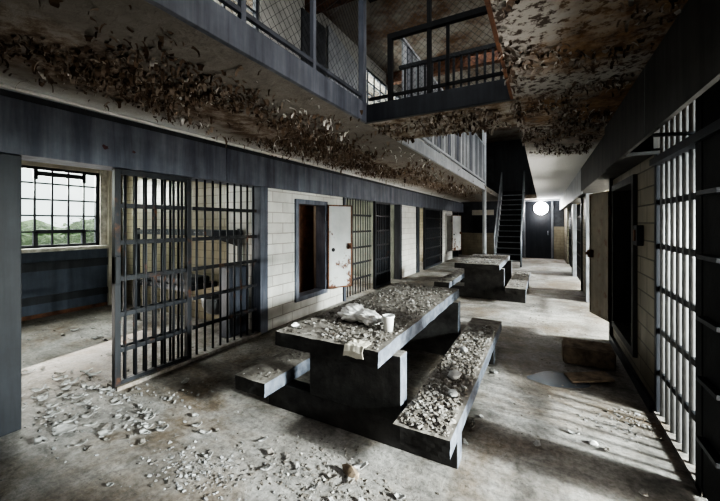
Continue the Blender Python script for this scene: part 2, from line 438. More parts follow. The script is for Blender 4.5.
grille('sliding_cell_door', 'blue-black barred door beyond the bright white tiled pier', XL+.03, 10.40, 12.42, .12, stile=.06, stile_m='steel_dark', sheet=(.03, 1.97))
grille('barred_panel', 'last barred cell front on the left, next to the end wall', XL-.02, 14.4, 15.2, .11, stile=.04)

# ------------------------------------------------------------------ hatches
def hatch(label, xf, hy0, hy1, hz0, hz1, sgn, frame_m, leaf_m, hinge, free, leafz, knob=True, holes=True, rusty=True):
    """service hatch: raised frame round the hole and an open leaf from hinge (x,y) to free (x,y)"""
    root = thing('service_hatch', label, 'hatch', (xf, (hy0+hy1)/2, hz0))
    f = MB(); w = .075; xa, xb = sorted((xf+sgn*.035, xf-sgn*.17))
    f.box(xa, xb, hy0-w, hy0, hz0-w, hz1+w); f.box(xa, xb, hy1, hy1+w, hz0-w, hz1+w)
    f.box(xa, xb, hy0, hy1, hz0-w, hz0); f.box(xa, xb, hy0, hy1, hz1, hz1+w)
    f.build('frame', frame_m, root, .006)
    a, b = Vector((*hinge, 0)), Vector((*free, 0)); d = (b-a); L = d.length; d.normalize(); nrm = Vector((-d.y, d.x, 0))
    c = (a+b)/2 + Vector((0, 0, (leafz[0]+leafz[1])/2)); hh = (leafz[1]-leafz[0])/2
    lf = MB().obox(c, d*L/2, nrm*.014, (0, 0, hh)).build('door', leaf_m, root, .004)
    e = MB()
    for s in (-1, 1):
        e.obox(c+Vector((0, 0, s*(hh-.012))), d*L/2, nrm*.022, (0, 0, .012))
        e.obox(c+d*s*(L/2-.012), d*.012, nrm*.022, (0, 0, hh))
    e.build('edge_strip', 'rust' if rusty else leaf_m, lf)
    side = nrm if nrm.x*sgn > 0 else -nrm
    if nrm.y > 0: side = -nrm
    else: side = nrm
    if knob:
        k = MB(); p = a + d*(L-.06) + Vector((0, 0, leafz[0]+(leafz[1]-leafz[0])*.50))
        k.obox(p+side*.03, d*.035, side*.03, (0, 0, .05)); k.tube([p+side*.05, p+side*.09], .02, 10)
        k.build('latch', 'rust', lf, .004)
    if holes:
        k = MB(); p = a + d*(L*.22) + Vector((0, 0, leafz[0]+(leafz[1]-leafz[0])*.46))
        k.tube([p+side*.012, p+side*.018], .035, 14); k.build('lock_hole', 'black', lf)
    for q in (.15, .85):
        z = leafz[0]+(leafz[1]-leafz[0])*q; MB().tube([(*hinge, z-.06), (*hinge, z+.06)], .016, 8).build('hinge', 'rust', root)
    return root
hatch('open service hatch in white tiled pier, grey frame, rust-streaked white door swung wide', XL, 4.12, 4.83, .35, 1.80, 1, 'steel_mid', 'door_white', (XL+.05, 4.87), (XL+.29, 5.30), (.35, 1.82))
hatch('farther hatch with pale door open over dark hole, near the end of the left cells', XL, 13.22, 13.93, .35, 1.80, 1, 'wall_white', 'door_white', (XL+.05, 13.97), (XL+.32, 14.45), (.35, 1.82))
for k, (x, y, r, w) in enumerate(((XLi-.14, 4.40, .055, 'thick rusty pipe standing inside the open hatch of the white pier'), (XLi-.30, 4.70, .035, 'thinner rusty pipe standing deeper inside the open hatch of the white pier'))):
    tag(MB().tube([(x, y, 0), (x, y, ZS)], r, 12).build('rusty_pipe', 'rust'), w, 'pipe')

# ------------------------------------------------------------------ right row
XRi = XR+.18
sbox('wall_partition_11', XRi, XRO, -.4, -.28, 0, ZS, m='wall_cream')
sbox('wall_partition_12', XRi, XRO, 3.46, 3.56, 0, ZS, m='black')  # blackened to paint in the darkness between the bars
sbox('wall_partition_13', XRi, XRO, 5.16, 5.26, 0, ZS, m='wall_cream')
sbox('wall_partition_14', XRi, XRO, 8.3, 8.4, 0, ZS, m='wall_cream')
sbox('wall_partition_15', XRi, XRO, 11.5, 11.6, 0, ZS, m='wall_cream')
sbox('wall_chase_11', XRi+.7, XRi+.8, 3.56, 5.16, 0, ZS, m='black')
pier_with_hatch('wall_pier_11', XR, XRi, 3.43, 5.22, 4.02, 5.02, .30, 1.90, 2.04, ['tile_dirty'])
sbox('shaded_pier_top', XR, XRi, 3.45, 5.22, 2.09, ZS, m='beam_r')  # dark box replaces the top of the pier so it looks shaded
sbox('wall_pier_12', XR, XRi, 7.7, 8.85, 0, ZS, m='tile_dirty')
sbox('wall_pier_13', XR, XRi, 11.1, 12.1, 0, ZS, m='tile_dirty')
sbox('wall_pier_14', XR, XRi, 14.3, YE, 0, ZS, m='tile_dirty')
sbox('wall_pier_15', XR, XRi, YB, 1.3, 0, ZS, m='wall_dark')  # out of view; run this far to keep light off the left column
sbox('baseboard_right', XR-.03, XR, 3.43, 5.22, 0, .09, m='steel_dark')
# header panels and soffit boxes on the right
sbox('trim_header_1', .56, .585, YB, 2.70, 2.04, ZS, m='beam_r')
sbox('trim_header_2', .56, .585, 2.715, 4.25, 2.04, ZS, m='beam_r')
for i, (a, b) in enumerate(((4.27, 7.2), (7.22, 10.2), (10.22, 13.2), (13.22, YE))):
    sbox('trim_header_%d' % (i+3), .60, .63, a, b, 2.06 if i == 0 else 2.03, ZS, m='beam_r' if i < 1 else 'galv')
sbox('trim_soffit_1', .585, XRi, 3.43, 4.25, 2.04, 2.07, m='beam_r')
sbox('trim_soffit_2', .63, XRi, 4.25, YE, 2.06, 2.09, m='beam_r')
sbox('trim_rail_1', XR-.03, XRi-.04, 1.3, 3.43, 1.95, 2.0, m='steel_dark')
tag(MB().tube([(.60, 2.72, 2.05), (XRi, 2.72, 2.03)], .012, 8).build('tie_rod', 'steel_dark'), 'thin dark rod under the right header panel seam above the pale bars', 'rod')

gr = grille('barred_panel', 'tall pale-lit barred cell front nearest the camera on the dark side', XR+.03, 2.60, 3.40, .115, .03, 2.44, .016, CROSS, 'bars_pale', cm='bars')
MB().box(XR, XR+.06, 3.39, 3.43, 0, 2.04).build('stile', 'steel_dark', gr, .004)
MB().box(XR-.01, XR+.07, 2.50, 2.59, 0, 2.44).build('stile', 'black', gr, .004)
sbox('trim_threshold_2', XR-.01, XR+.07, 2.5, 3.43, 0, .03, m='floor')
nd = thing('sliding_cell_door', 'black steel cell door edge with flat ledges at the frame of the near pale bars', 'cell door', (XR, 2.4, 0))
MB().box(XR-.005, XR+.03, 2.22, 2.50, .03, 2.40).build('panel', 'black', nd, .004)
for z in CROSS: MB().box(XR-.045, XR-.004, 2.22, 2.46, z-.012, z+.012).build('ledge', 'steel_dark', nd, .002)
grille('barred_panel', 'barred front beyond the open beige hatch door, mostly hidden by it', XR+.06, 6.4, 7.65, .12)
grille('barred_panel', 'dark barred front on the hatch side, second beyond the beige door', XR+.06, 9.9, 11.05, .12)
grille('barred_panel', 'dark barred front on the beige door side, closest to the navy end door', XR+.06, 13.1, 14.25, .12)
sbox('trim_post', XR-.05, XR+.05, 7.62, 7.74, 0, 2.06, m='galv')
sbox('trim_post', XR-.03, XR+.05, 8.85, 8.95, 0, 2.06, m='steel_dark')
sbox('trim_post', XR-.04, XR+.05, 11.02, 11.12, 0, 2.03, m='galv')
sbox('trim_post', XR-.03, XR+.05, 5.22, 5.30, 0, 2.06, m='steel_dark')

hatch('open hatch in the grimy cream pier, beige steel door swung out into the corridor', XR, 4.04, 5.0, .32, 1.88, -1, 'beam_r', 'door_beige', (XR-.05, 5.06), (.575, 5.52), (.29, 1.89), holes=False, rusty=False)
jb = thing('switch_box', 'small dark switch box on the grimy cream pier between hatch and pale bars', 'switch box', (XR, 3.8, 1.4))
MB().box(XR-.05, XR, 3.74, 3.86, 1.30, 1.48).build('box', 'steel_dark', jb, .006)
MB().box(XR-.06, XR-.05, 3.77, 3.83, 1.34, 1.44).build('cover_plate', 'rust', jb, .003)

# ------------------------------------------------------------------ end wall
def wall_y(name, y0, y1, x0, x1, z0, z1, m): return sbox(name, x0, x1, y0, y1, z0, z1, m=m)
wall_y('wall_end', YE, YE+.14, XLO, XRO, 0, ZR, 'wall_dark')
wall_y('wall_end_tile_1', YE-.03, YE, .40, XR, 0, 1.35, 'tile_cream')
wall_y('wall_end_tile_2', YE-.03, YE, XL, -1.95, 0, 1.05, 'tile_cream')
wall_y('wall_end_tile_3', YE-.02, YE, -2.9, -1.95, 1.86, 2.1, 'wall_cream')
ew = bpy.data.objects.new('window_30', None); C.objects.link(ew); ew.location = (-2.62, YE-.03, 1.05); ew['kind'] = 'structure'
o = MB().box(-2.88, -2.38, YE-.035, YE-.005, 1.08, 1.82).build('pane', 'black', ew); o['kind'] = 'structure'
b = MB()
for a in ((-2.92, -2.88, 1.04, 1.86), (-2.38, -2.34, 1.04, 1.86), (-2.88, -2.38, 1.04, 1.08), (-2.88, -2.38, 1.82, 1.86)): b.box(a[0], a[1], YE-.06, YE-.005, a[2], a[3])
o = b.build('window_frame', 'steel_dark', ew); o['kind'] = 'structure'
dr = bpy.data.objects.new('door_1', None); C.objects.link(dr); dr.location = (-.18, YE, 0); dr['kind'] = 'structure'
o = MB().box(-.66, .30, YE-.07, YE-.01, .01, 2.5).build('door_leaf', 'door_navy', dr, .006); o['kind'] = 'structure'
b = MB(); b.box(-.74, -.66, YE-.11, YE-.01, 0, 2.58); b.box(.30, .38, YE-.11, YE-.01, 0, 2.58); b.box(-.66, .30, YE-.11, YE-.01, 2.5, 2.58)
o = b.build('door_frame', 'rail_grey', dr); o['kind'] = 'structure'
o = MB().tube([(.18, YE-.08, 1.0), (.18, YE-.13, 1.0), (.18, YE-.13, 1.16), (.18, YE-.08, 1.16)], .012, 8).build('door_handle', 'galv', dr); o['kind'] = 'structure'
sbox('trim_lintel_1', -1.3, XR, YE-.4, YE-.02, 2.43, 2.48, m='galv')
lp = thing('bulkhead_lamp', 'round glowing bulkhead lamp shining over the dark navy end door', 'lamp', (-.075, YE-.08, 2.12))
MB().lathe((-.075, YE-.07, 2.12), [(.29, 0), (.29, -.05), (.25, -.06)], 28, 'Y').build('rim', 'galv', lp)
MB().lathe((-.075, YE-.12, 2.12), [(.27, 0), (.23, -.06), (.16, -.11), (.06, -.13)], 28, 'Y').build('glass_dome', 'lamp', lp)
pl = tag(MB().tube([(GX+.01, 10.44, 0), (GX+.01, 10.44, 4.4)], .055, 14).build('support_pole', 'galv'), 'pale round support pole rising past the far gallery beside the stairs', 'pole')

# ------------------------------------------------------------------ staircase
st = thing('staircase', 'steep dark steel staircase climbing to the upper gallery beside the end door', 'staircase', (-1.05, 12.7, 0))
NS, sy0, run, sx0, sx1 = 13, 12.65, 2.35, -1.50, -.66
for k in range(NS):
    z = ZF*(k+1)/NS; y = sy0+run*k/NS
    td = MB().box(sx0+.03, sx1-.03, y-.02, y+run/NS+.05, z-.03, z).build('tread', 'steel_dark', st)
    MB().box(sx0+.03, sx1-.03, y+run/NS+.02, y+run/NS+.03, z, z+ZF/NS-.03).build('riser', 'black', td)
    MB().box(sx0+.03, sx1-.03, y-.035, y-.02, z-.03, z+.004).build('lit_edge', 'rail_grey', td)  # pale strip paints in the light along the tread edge
for x, m_ in ((sx0, 'galv'), (sx1, 'galv')):
    sl = Vector((0, run, ZF)); q = sl.normalized(); nn = Vector((0, -q.z, q.y))
    MB().obox(Vector((x, sy0+run/2, ZF/2)), (.02, 0, 0), q*(sl.length/2+.05), nn*.11).build('stringer', 'steel' if x > -1 else 'galv', st)  # left stringer is paler to paint in the light on it
    hr = MB(); hr.tube([(x, sy0-.05, 0), (x, sy0-.05, .98), (x, sy0+run, ZF+.95), (x, sy0+run, ZF)], .028, 8)
    h_ = hr.build('handrail', 'galv', st)
    for k in range(1, 5):
        f = k/5; MB().tube([(x, sy0+run*f, ZF*f), (x, sy0+run*f, ZF*f+.95)], .014, 6).build('baluster', 'galv', h_)
sbox('wall_upper_end', -1.95, -.40, YE-.05, YE, ZF, ZR, m='steel_dark')

# ------------------------------------------------------------------ upper storey
sbox('trim_fascia_1', GX-.005, GX+.03, YB, BY0, ZS-.005, ZF+.02, m='steel_mid', bevel=.004)
sbox('trim_fascia_2', GX-.005, RX, BY0-.02, BY0+.028, ZS-.005, ZF+.01, m='steel_dark', bevel=.004)
sbox('trim_fascia_3', GX-.005, GX+.03, BY1, 10.5, ZS-.005, ZF+.02, m='galv', bevel=.004)  # paler than the near fascia, painting in the light that falls here
sbox('trim_fascia_4', RX-.02, RX+.0, YB, BY0-.02, ZS-.01, ZF+.01, m='rust')
def mesh_wire(b, p0, ax, w, h, pitch, r=.0016):
    """diamond wire mesh in the plane spanned by ax and z"""
    p0 = Vector(p0); ax = Vector(ax)
    for sg in (1, -1):
        t = -h
        while t < w:
            a0, a1 = max(t, 0), min(t+h, w)
            if a1-a0 > .01:
                za, zb = a0-t, a1-t
                if sg < 0: za, zb = h-za, h-zb
                b.tube([p0+ax*a0+Vector((0, 0, za)), p0+ax*a1+Vector((0, 0, zb))], r, 3, False)
            t += pitch
upx = GX+.01
r1 = thing('mesh_railing', 'upper gallery railing with blue-grey posts and full-height wire mesh above the left beam', 'railing', (upx, 1.2, ZF))
for y in (-.2, .55, 1.365, 2.045): MB().box(upx-.016, upx+.016, y-.018, y+.018, ZF, ZR).build('post', 'steel_mid', r1)
MB().box(upx-.028, upx+.028, 2.80, 2.86, ZF, ZR).build('post', 'steel_mid', r1)
for z in (2.71,): MB().box(upx-.014, upx+.014, YB+.1, 2.84, z-.014, z+.014).build('rail', 'steel', r1)
b = MB(); mesh_wire(b, (upx-.02, .3, ZF+.02), (0, 1, 0), 2.5, 2.0, .075); b.build('wire_mesh', 'steel_dark', r1)
r2 = thing('mesh_railing', 'black railing across the bridge with diamond wire mesh and a guard rail', 'railing', (-.85, BY0, ZF))
yb = BY0+.01
MB().box(-1.285, -1.24, yb-.02, yb+.02, ZF, 3.25).build('post', 'black', r2)
MB().box(-.905, -.87, yb-.018, yb+.018, ZF, ZR).build('post', 'black', r2)
MB().box(-.735, -.71, yb-.012, yb+.012, ZF, 3.24).build('post', 'black', r2)
MB().box(-1.285, RX-.01, yb-.022, yb+.022, 3.225, 3.275).build('guard_rail', 'black', r2)
MB().box(GX+.04, RX-.01, yb-.012, yb+.012, 2.69, 2.715).build('rail', 'black', r2)
MB().box(GX+.04, GX+.6, yb-.022, yb+.022, 3.66, 3.70).build('rail', 'black', r2)
b = MB(); mesh_wire(b, (GX+.04, yb+.03, ZF+.02), (1, 0, 0), RX-GX-.06, 1.5, .062); b.build('wire_mesh', 'steel_dark', r2)
r3 = thing('slatted_railing', 'far upper gallery railing of grey upright sheet slats beyond the bridge', 'railing', (GX, 7, ZF))
for k in range(37):
    y = BY1+.15+k*.175
    MB().box(upx-.008, upx+.008, y, y+.135, ZF+.10, 3.75).build('slat', ['rail_grey', 'steel_mid', 'rail_grey', 'galv'][k % 4] if k % 7 else 'galv', r3)
for z in (2.72, 3.77): MB().box(upx-.02, upx+.02, BY1, 10.36, z-.018, z+.018).build('rail', 'galv', r3)
r4 = thing('slatted_railing', 'dark railing with close upright bars on the back of the bridge', 'railing', (-.85, BY1, ZF))
for k in range(16):
    x = GX+.12+k*.08
    MB().box(x-.012, x+.012, BY1-.05, BY1-.03, ZF, 3.3).build('baluster', 'steel_dark', r4)
MB().box(GX+.05, RX, BY1-.06, BY1-.02, 3.3, 3.34).build('rail', 'steel_dark', r4)

# upper left wall: white wall, big sash windows, recess, pale door panel
upw = [(.9, 3.34, 3.1, 4.85), (6.3, 8.6, 3.1, 4.9), (10.5, 12.5, 3.1, 4.9)]
wall_x('wall_upper_left', XL-.14, XL, YB, YE, ZF, ZR, upw, ['wall_white'])
for i, (a, b_, c, d) in enumerate(upw): steel_window('window_%d' % (i+20), XL-.07, a, b_, c, d, 9 if i == 0 else 7, 7, 1, .03, 'steel', vent=False)
sbox('recess_shade', XL, XL+.03, 4.2, 4.85, ZF, 4.9, m='wall_dark')  # flat dark sheet painting the shade of a recess
up = MB(); up.poly([(XL+.05, 4.9, ZF), (XL+.05, 5.95, ZF), (XL+.05, 5.95, 4.72), (XL+.05, 4.9, 5.0)]); up.poly([(XL+.02, 4.9, ZF), (XL+.02, 5.95, ZF), (XL+.02, 5.95, 4.72), (XL+.02, 4.9, 5.0)])
struct('door_3', up, 'galv')
wall_x('wall_upper_right', 2.4, 2.5, YB, YE, ZF, ZR, [], ['wall_white'])
sbox('ceiling_joist_1', XL, 2.4, 4.3, 4.45, ZR-.25, ZR, m='rust')
sbox('ceiling_joist_2', XL, 2.4, 7.5, 7.65, ZR-.25, ZR, m='rust')

# ================================================================== FURNITURE
def concrete_table(label, dx, dy, y1, by1):
    root = thing('picnic_table', label, 'table', (-1.3+dx, 3+dy, 0))
    side = {1: 1, 3: 2, 5: 2, 2: 0, 4: 0, 0: 0}  # dark ends and lighter long faces paint in the light from the sides
    mats = ['conc_shaded', 'conc_top', 'conc_lit']
    def rough(b, amp=.006):
        bmesh.ops.subdivide_edges(b.bm, edges=b.bm.edges, cuts=14, use_grid_fill=True)
        for v in b.bm.verts:
            n = noise.noise_vector(v.co*9)*amp + noise.noise_vector(v.co*31)*amp*.5
            v.co += n
        return b
    def sl(x0, x1, y0, yy1, z0, z1): return rough(MB().box(x0+dx, x1+dx, y0+dy, yy1+dy, z0, z1, 0, side))
    sl(-1.715, -.885, 1.85, y1, .61, .71).build('table_top', mats, root)
    sl(-2.13, -1.82, 1.85, by1, .195, .30).build('bench', mats, root)
    sl(-.785, -.445, 1.85, by1, .195, .30).build('bench', mats, root)
    for a, b_ in ((2.07, 2.19), (y1-.32, y1-.20)):
        q = MB(); q.box(-1.57+dx, -.825+dx, a+dy, b_+dy, .18, .615, 0, side)
        q.box(-2.0+dx, -.455+dx, a+.002+dy, b_-.002+dy, 0, .20, 0, {3: 2, 5: 2})
        q.build('pedestal', mats, root, .006)
    return root
concrete_table('near concrete picnic table strewn with paint debris, white bag and cup on it', 0, 0, 4.10, 4.42)
concrete_table('second concrete picnic table farther along, in front of the staircase', .17, 4.9, 4.05, 4.4)

# debris scatter
def shard(b, p, s, tilt=.6, flat=.25):
    n = random.choice((4, 5, 5, 6)); a0 = R(0, 6.28)
    rot = Matrix.Rotation(R(-tilt, tilt), 3, 'X') @ Matrix.Rotation(R(-tilt, tilt), 3, 'Y')
    top, bot = [], []
    st_ = R(.7, 1.5)
    for k in range(n):
        a = a0+2*PI*k/n+R(-.3, .3); r = s*R(.6, 1.1)
        q = Vector((math.cos(a)*r*st_, math.sin(a)*r, 0)); h = s*flat*R(.6, 1.2)
        top.append(b.bm.verts.new(Vector(p)+rot@(q*R(.7, .95)+Vector((0, 0, h))))); bot.append(b.bm.verts.new(Vector(p)+rot@(q-Vector((0, 0, h*.4)))))
    b.bm.faces.new(top); b.bm.faces.new(bot[::-1])
    for k in range(n): b.bm.faces.new((bot[k], bot[(k+1) % n], top[(k+1) % n], top[k]))
def rubble(name, label, n, fx, z, s0, s1, m='chips', dens=None, flat=.3):
    b = MB(); c = 0
    while c < n:
        x, y = fx()
        if dens is not None and noise.noise(Vector((x*dens, y*dens, 3.1)))*.5+.5 < R(.25, .75): continue
        s = s0+(s1-s0)*R(0, 1)**2.5
        shard(b, (x, y, z+s*flat*.3), s, .5, flat); c += 1
    return tag(b.build(name, m), label, 'debris', kind='stuff')
rubble('rubble', 'thick litter of broken paint chips covering the near table top', 3037, lambda: (R(-1.69, -.91), R(1.88, 4.06)), .712, 0.0040, 0.0206, 'chips', 3.0)
rubble('rubble', 'heaped plaster and paint chips lying along the near right-hand bench', 3037, lambda: (R(-.76, -.47), R(1.88, 4.1)), .302, 0.0050, 0.0247, 'chips', 2.0, .45)
rubble('rubble', 'dirt and flakes lying on the left bench of the near table', 850, lambda: (R(-2.1, -1.85), R(1.87, 4.3)), .302, 0.0030, 0.0144, 'chips', 3)
rubble('rubble', 'debris spread over the second table farther away', 810, lambda: (R(-1.5, -.75), R(6.8, 8.9)), .712, 0.0059, 0.0206, 'chips_grey', 2)
rubble('rubble', 'debris lying on the far table bench by the corridor', 324, lambda: (R(-.58, -.31), R(6.8, 9.2)), .302, 0.0059, 0.0206, 'chips_grey', 2)
rubble('rubble', 'debris on the far table bench by the cells', 324, lambda: (R(-1.92, -1.68), R(6.8, 9.2)), .302, 0.0059, 0.0206, 'chips_grey', 2)
def gauss(cx, cy, sx, sy): return lambda: (random.gauss(cx, sx), random.gauss(cy, sy))
rubble('rubble', 'patch of pale grey paint chips on the floor in the lower foreground', 390, gauss(-1.85, 1.30, .20, .09), 0, 0.0037, 0.0185, 'chips_grey')
rubble('rubble', 'curled brownish paint litter on the floor before the near table', 648, gauss(-1.25, 1.62, .25, .16), 0, 0.0030, 0.0154, 'chips')
rubble('rubble', 'scraps of paint on the floor in front of the right bench end', 405, gauss(-.75, 1.55, .28, .15), 0, 0.0030, 0.0144, 'chips')
rubble('rubble', 'paint chips along the threshold and floor of the open cell doorway', 630, gauss(-3.2, 1.45, .42, .26), 0, 0.0037, 0.0198, 'chips_grey')
rubble('rubble', 'thin scatter of chips over the floor of the first cell', 450, lambda: (R(-6.8, -3.5), R(.6, 3.0)), 0, 0.0037, 0.0185, 'chips_grey', 1.2)
rubble('rubble', 'grit scattered along the corridor beside the right-hand cells', 630, lambda: (R(-.3, .72), R(1.7, 9)), 0, 0.0031, 0.0132, 'chips', 1.5)
rubble('rubble', 'grit scattered on the floor between the left cells and tables', 1012, lambda: (R(-3.3, -2.1), R(1.6, 9)), 0, 0.0025, 0.0113, 'chips', 1.5)
rubble('rubble', 'small rubble by the foot of the pale bars', 165, gauss(.52, 3.15, .13, .10), 0, 0.0050, 0.0198, 'chips_grey')
rubble('rubble', 'dust and chips on the floor under the near table', 486, lambda: (R(-1.75, -.85), R(2.3, 4.0)), 0, 0.0040, 0.0154, 'chips', 2)

# individual larger flakes, copied
def flake_mesh(k):
    b = MB(); n = 7; cols = []
    L, W, cv = R(.05, .09), R(.025, .045), R(.012, .03)
    for i in range(n):
        u = i/(n-1)*2-1
        w = W*(1-.55*abs(u)**1.7)*R(.8, 1.15)
        z = cv*abs(u)**1.6 + .004
        cols.append([b.bm.verts.new((u*L, s*w+R(-.004, .004), z+cv*.5*abs(s)**2)) for s in (-1, -.3, .4, 1)])
    for i in range(n-1):
        for j in range(3): b.bm.faces.new((cols[i][j], cols[i+1][j], cols[i+1][j+1], cols[i][j+1])).smooth = True
    geo = bmesh.ops.extrude_face_region(b.bm, geom=b.bm.faces[:])
    bmesh.ops.translate(b.bm, verts=[v for v in geo['geom'] if isinstance(v, bmesh.types.BMVert)], vec=(0, 0, .004))
    return b
protos = []
for k in range(6):
    o = flake_mesh(k).build('paint_flake', 'flake' if k < 4 else 'flake_dark'); protos.append(o)
used = set()
def flakes(n, fx, label, group, s0=.5, s1=1.1, z=0, pool=(0, 1, 2, 3, 4, 5)):
    for i in range(n):
        k = random.choice(pool); src = protos[k]
        if k in used: o = src.copy(); C.objects.link(o)
        else: o = src; used.add(k)
        x, y = fx(); s = R(s0, s1)
        o.location = (x, y, z+.001); o.rotation_euler = (R(-.08, .08), R(-.08, .08), R(0, 6.28)); o.scale = (s, s, s)
        tag(o, label, 'paint flake', group)
flakes(64, gauss(-3.45, 1.30, .55, .22), 'curled pale paint flake lying around the open doorway of the first cell', 'paint flakes around the open cell doorway', .35, .8, pool=(0, 1, 2, 3, 0, 1, 4))
flakes(16, lambda: (R(-5.8, -4.2), R(1.2, 2.4)), 'pale paint flake lying on the floor deep inside the first cell', 'paint flakes inside the first cell', .45, .9)
flakes(26, gauss(-2.6, 1.45, .28, .16), 'paint flake on the corridor floor between the cell doorway and the left bench', 'paint flakes beside the doorway threshold', .3, .6)
flakes(22, gauss(-1.3, 1.55, .35, .16), 'dull curled paint flake on the floor just before the near table', 'paint flakes before the near table', .3, .6)
flakes(10, gauss(-.15, 2.3, .3, .5), 'small paint flake on the bare floor beside the near right bench', 'paint flakes right of the bench', .3, .6)
for (x, y, s, l) in ((-3.03, 1.10, 1.5, 'largest white paint flake lying flat by the foot of the left column'), (-2.72, 1.22, .9, 'long pale paint strip on the floor right of the left column')):
    o = protos[0].copy(); C.objects.link(o); o.location = (x, y, .001); o.scale = (s, s, .6); o.rotation_euler = (0, 0, .3); tag(o, l, 'paint flake'); 
    if 'group' in o.keys(): del o['group']
def chunk(p, s, label, m='flake', sq=(1, .8, .6)):
    b = MB(); bmesh.ops.create_icosphere(b.bm, subdivisions=2, radius=s)
    sd = Vector((R(0, 50), R(0, 50), 0))
    for v in b.bm.verts:
        d = noise.noise(v.co/s*1.3+sd)*.45+1
        v.co = Vector((v.co.x*d*sq[0], v.co.y*d*sq[1], max(v.co.z*d*sq[2], -s*.3)+s*.3))
    b_ = b.build('plaster_chunk', m); b_.location = p; b_.rotation_euler = (0, 0, R(0, 6)); tag(b_, label, 'chunk'); return b_
chunk((-1.88, 2.06, .712), .035, 'small white plaster lump near the left front corner of the table top', 'white').location = (-1.66, 2.0, .712)
chunk((-.60, 2.62, .31), .055, 'largest pale plaster chunk in the middle of the rubble on the right bench', 'flake', (1.2, .9, .5))
chunk((-.55, 2.35, .31), .036, 'flat plaster chunk nearer the camera in the rubble on the right bench', 'flake', (1.3, .9, .45))
chunk((-.65, 3.2, .31), .04, 'plaster chunk toward the far end of the right bench rubble', 'flake', (1.3, .9, .5))
chunk((-4.6, 1.25, .0), .04, 'dark lump on the first cell floor below the window wall', 'flake_dark')
chunk((-1.0, 1.72, .0), .05, 'brown triangular scrap standing on the floor before the near table', 'wood', (1.2, .5, .9))
chunk((.30, 2.75, .0), .03, 'small white lump on the floor at the foot of the pale bars', 'white')

# white bag and foam cup on the near table
b = MB(); bmesh.ops.create_icosphere(b.bm, subdivisions=5, radius=1)
for v in b.bm.verts:
    c = v.co.copy()
    lump = .30*noise.noise(c*1.7+Vector((4, 2, 1)))+.22*(abs(noise.noise(c*3.6+Vector((7, 1, 0))))-.2)*2+.07*noise.noise(c*11)
    prof = 1 if c.x < -.25 else 1-.30*min(1, (c.x+.25)/.4)
    neck = 1-.28*math.exp(-((c.x+.08)/.16)**2)
    q = c*(1+lump); v.co = Vector((q.x*.20, q.y*.095*prof*neck, max(q.z, -.62)*.085*prof*neck+.053))
for f in b.bm.faces: f.smooth = True
bag = b.build('plastic_bag', 'white'); bag.location = (-1.255, 2.33, .712); bag.rotation_euler = (0, 0, -.22)
tag(bag, 'crumpled white bag lying on the near table beside the foam cup', 'bag')
kn = MB(); kn.tube([(.17, 0, .05), (.21, .01, .06), (.235, -.02, .075)], [.02, .012, .026], 9); k2 = kn.build('knot', 'white'); k2.parent = bag
cup = thing('foam_cup', 'white foam cup standing at the right end of the crumpled bag', 'cup', (-.985, 2.235, .712))
MB().lathe((-.985, 2.235, .714), [(.030, 0), (.042, .105), (.045, .108), (.045, .116), (.040, .116), (.028, .006)], 22).build('cup_body', 'foam', cup)
b = MB()
g = [[b.bm.verts.new((-1.12+.14*i/6+R(-.006, .006), 1.955-.115*min(j, 4)/4-.012*(j > 4), .722-(0 if j <= 4 else .035*(j-4))+R(-.004, .006))) for j in range(7)] for i in range(7)]
for i in range(6):
    for j in range(6): b.bm.faces.new((g[i][j], g[i+1][j], g[i+1][j+1], g[i][j+1]))
o = b.build('torn_paper', 'paper'); s_ = o.modifiers.new('thick', 'SOLIDIFY'); s_.thickness = .004
tag(o, 'torn stained paper drooping over the front edge of the near table', 'paper')

# collapsed wooden box and puddle by the right wall
bx = thing('broken_crate', 'collapsed dark wooden crate lying on the floor by the grimy cream pier', 'crate', (.42, 4.3, 0))
MB().obox((.42, 4.35, .17), (.22, 0, .0), (0, .12, .015), (0, 0, .012)).build('lid', 'wood', bx, .003)
MB().obox((.42, 4.22, .085), (.22, 0, 0), (0, .012, 0), (0, .02, .075)).build('side_board', 'wood', bx, .003)
MB().obox((.42, 4.48, .085), (.22, 0, 0), (0, .012, 0), (0, 0, .075)).build('side_board', 'wood', bx, .003)
MB().obox((.20, 4.35, .085), (.012, 0, 0), (0, .12, 0), (0, 0, .075)).build('end_board', 'wood', bx, .003)
MB().obox((.64, 4.35, .085), (.012, 0, 0), (0, .12, 0), (0, 0, .075)).build('end_board', 'wood', bx, .003)
tag(MB().obox((.38, 3.85, .03), (.17, .06, .02), (-.03, .09, 0), (0, 0, .010)).build('broken_board', 'wood', None, .003), 'loose broken board on the floor in front of the collapsed crate', 'board')
b = MB(); pts = []
for k in range(26):
    a = 2*PI*k/26; r = 1+.35*noise.noise(Vector((math.cos(a)*1.4, math.sin(a)*1.4, 5)))
    pts.append((.12+.26*r*math.cos(a)+.08*math.sin(a), 3.72+.17*r*math.sin(a), .003))
b.poly(pts); o = b.build('puddle', 'water'); tag(o, 'shallow bluish puddle on the floor before the collapsed crate', 'puddle')

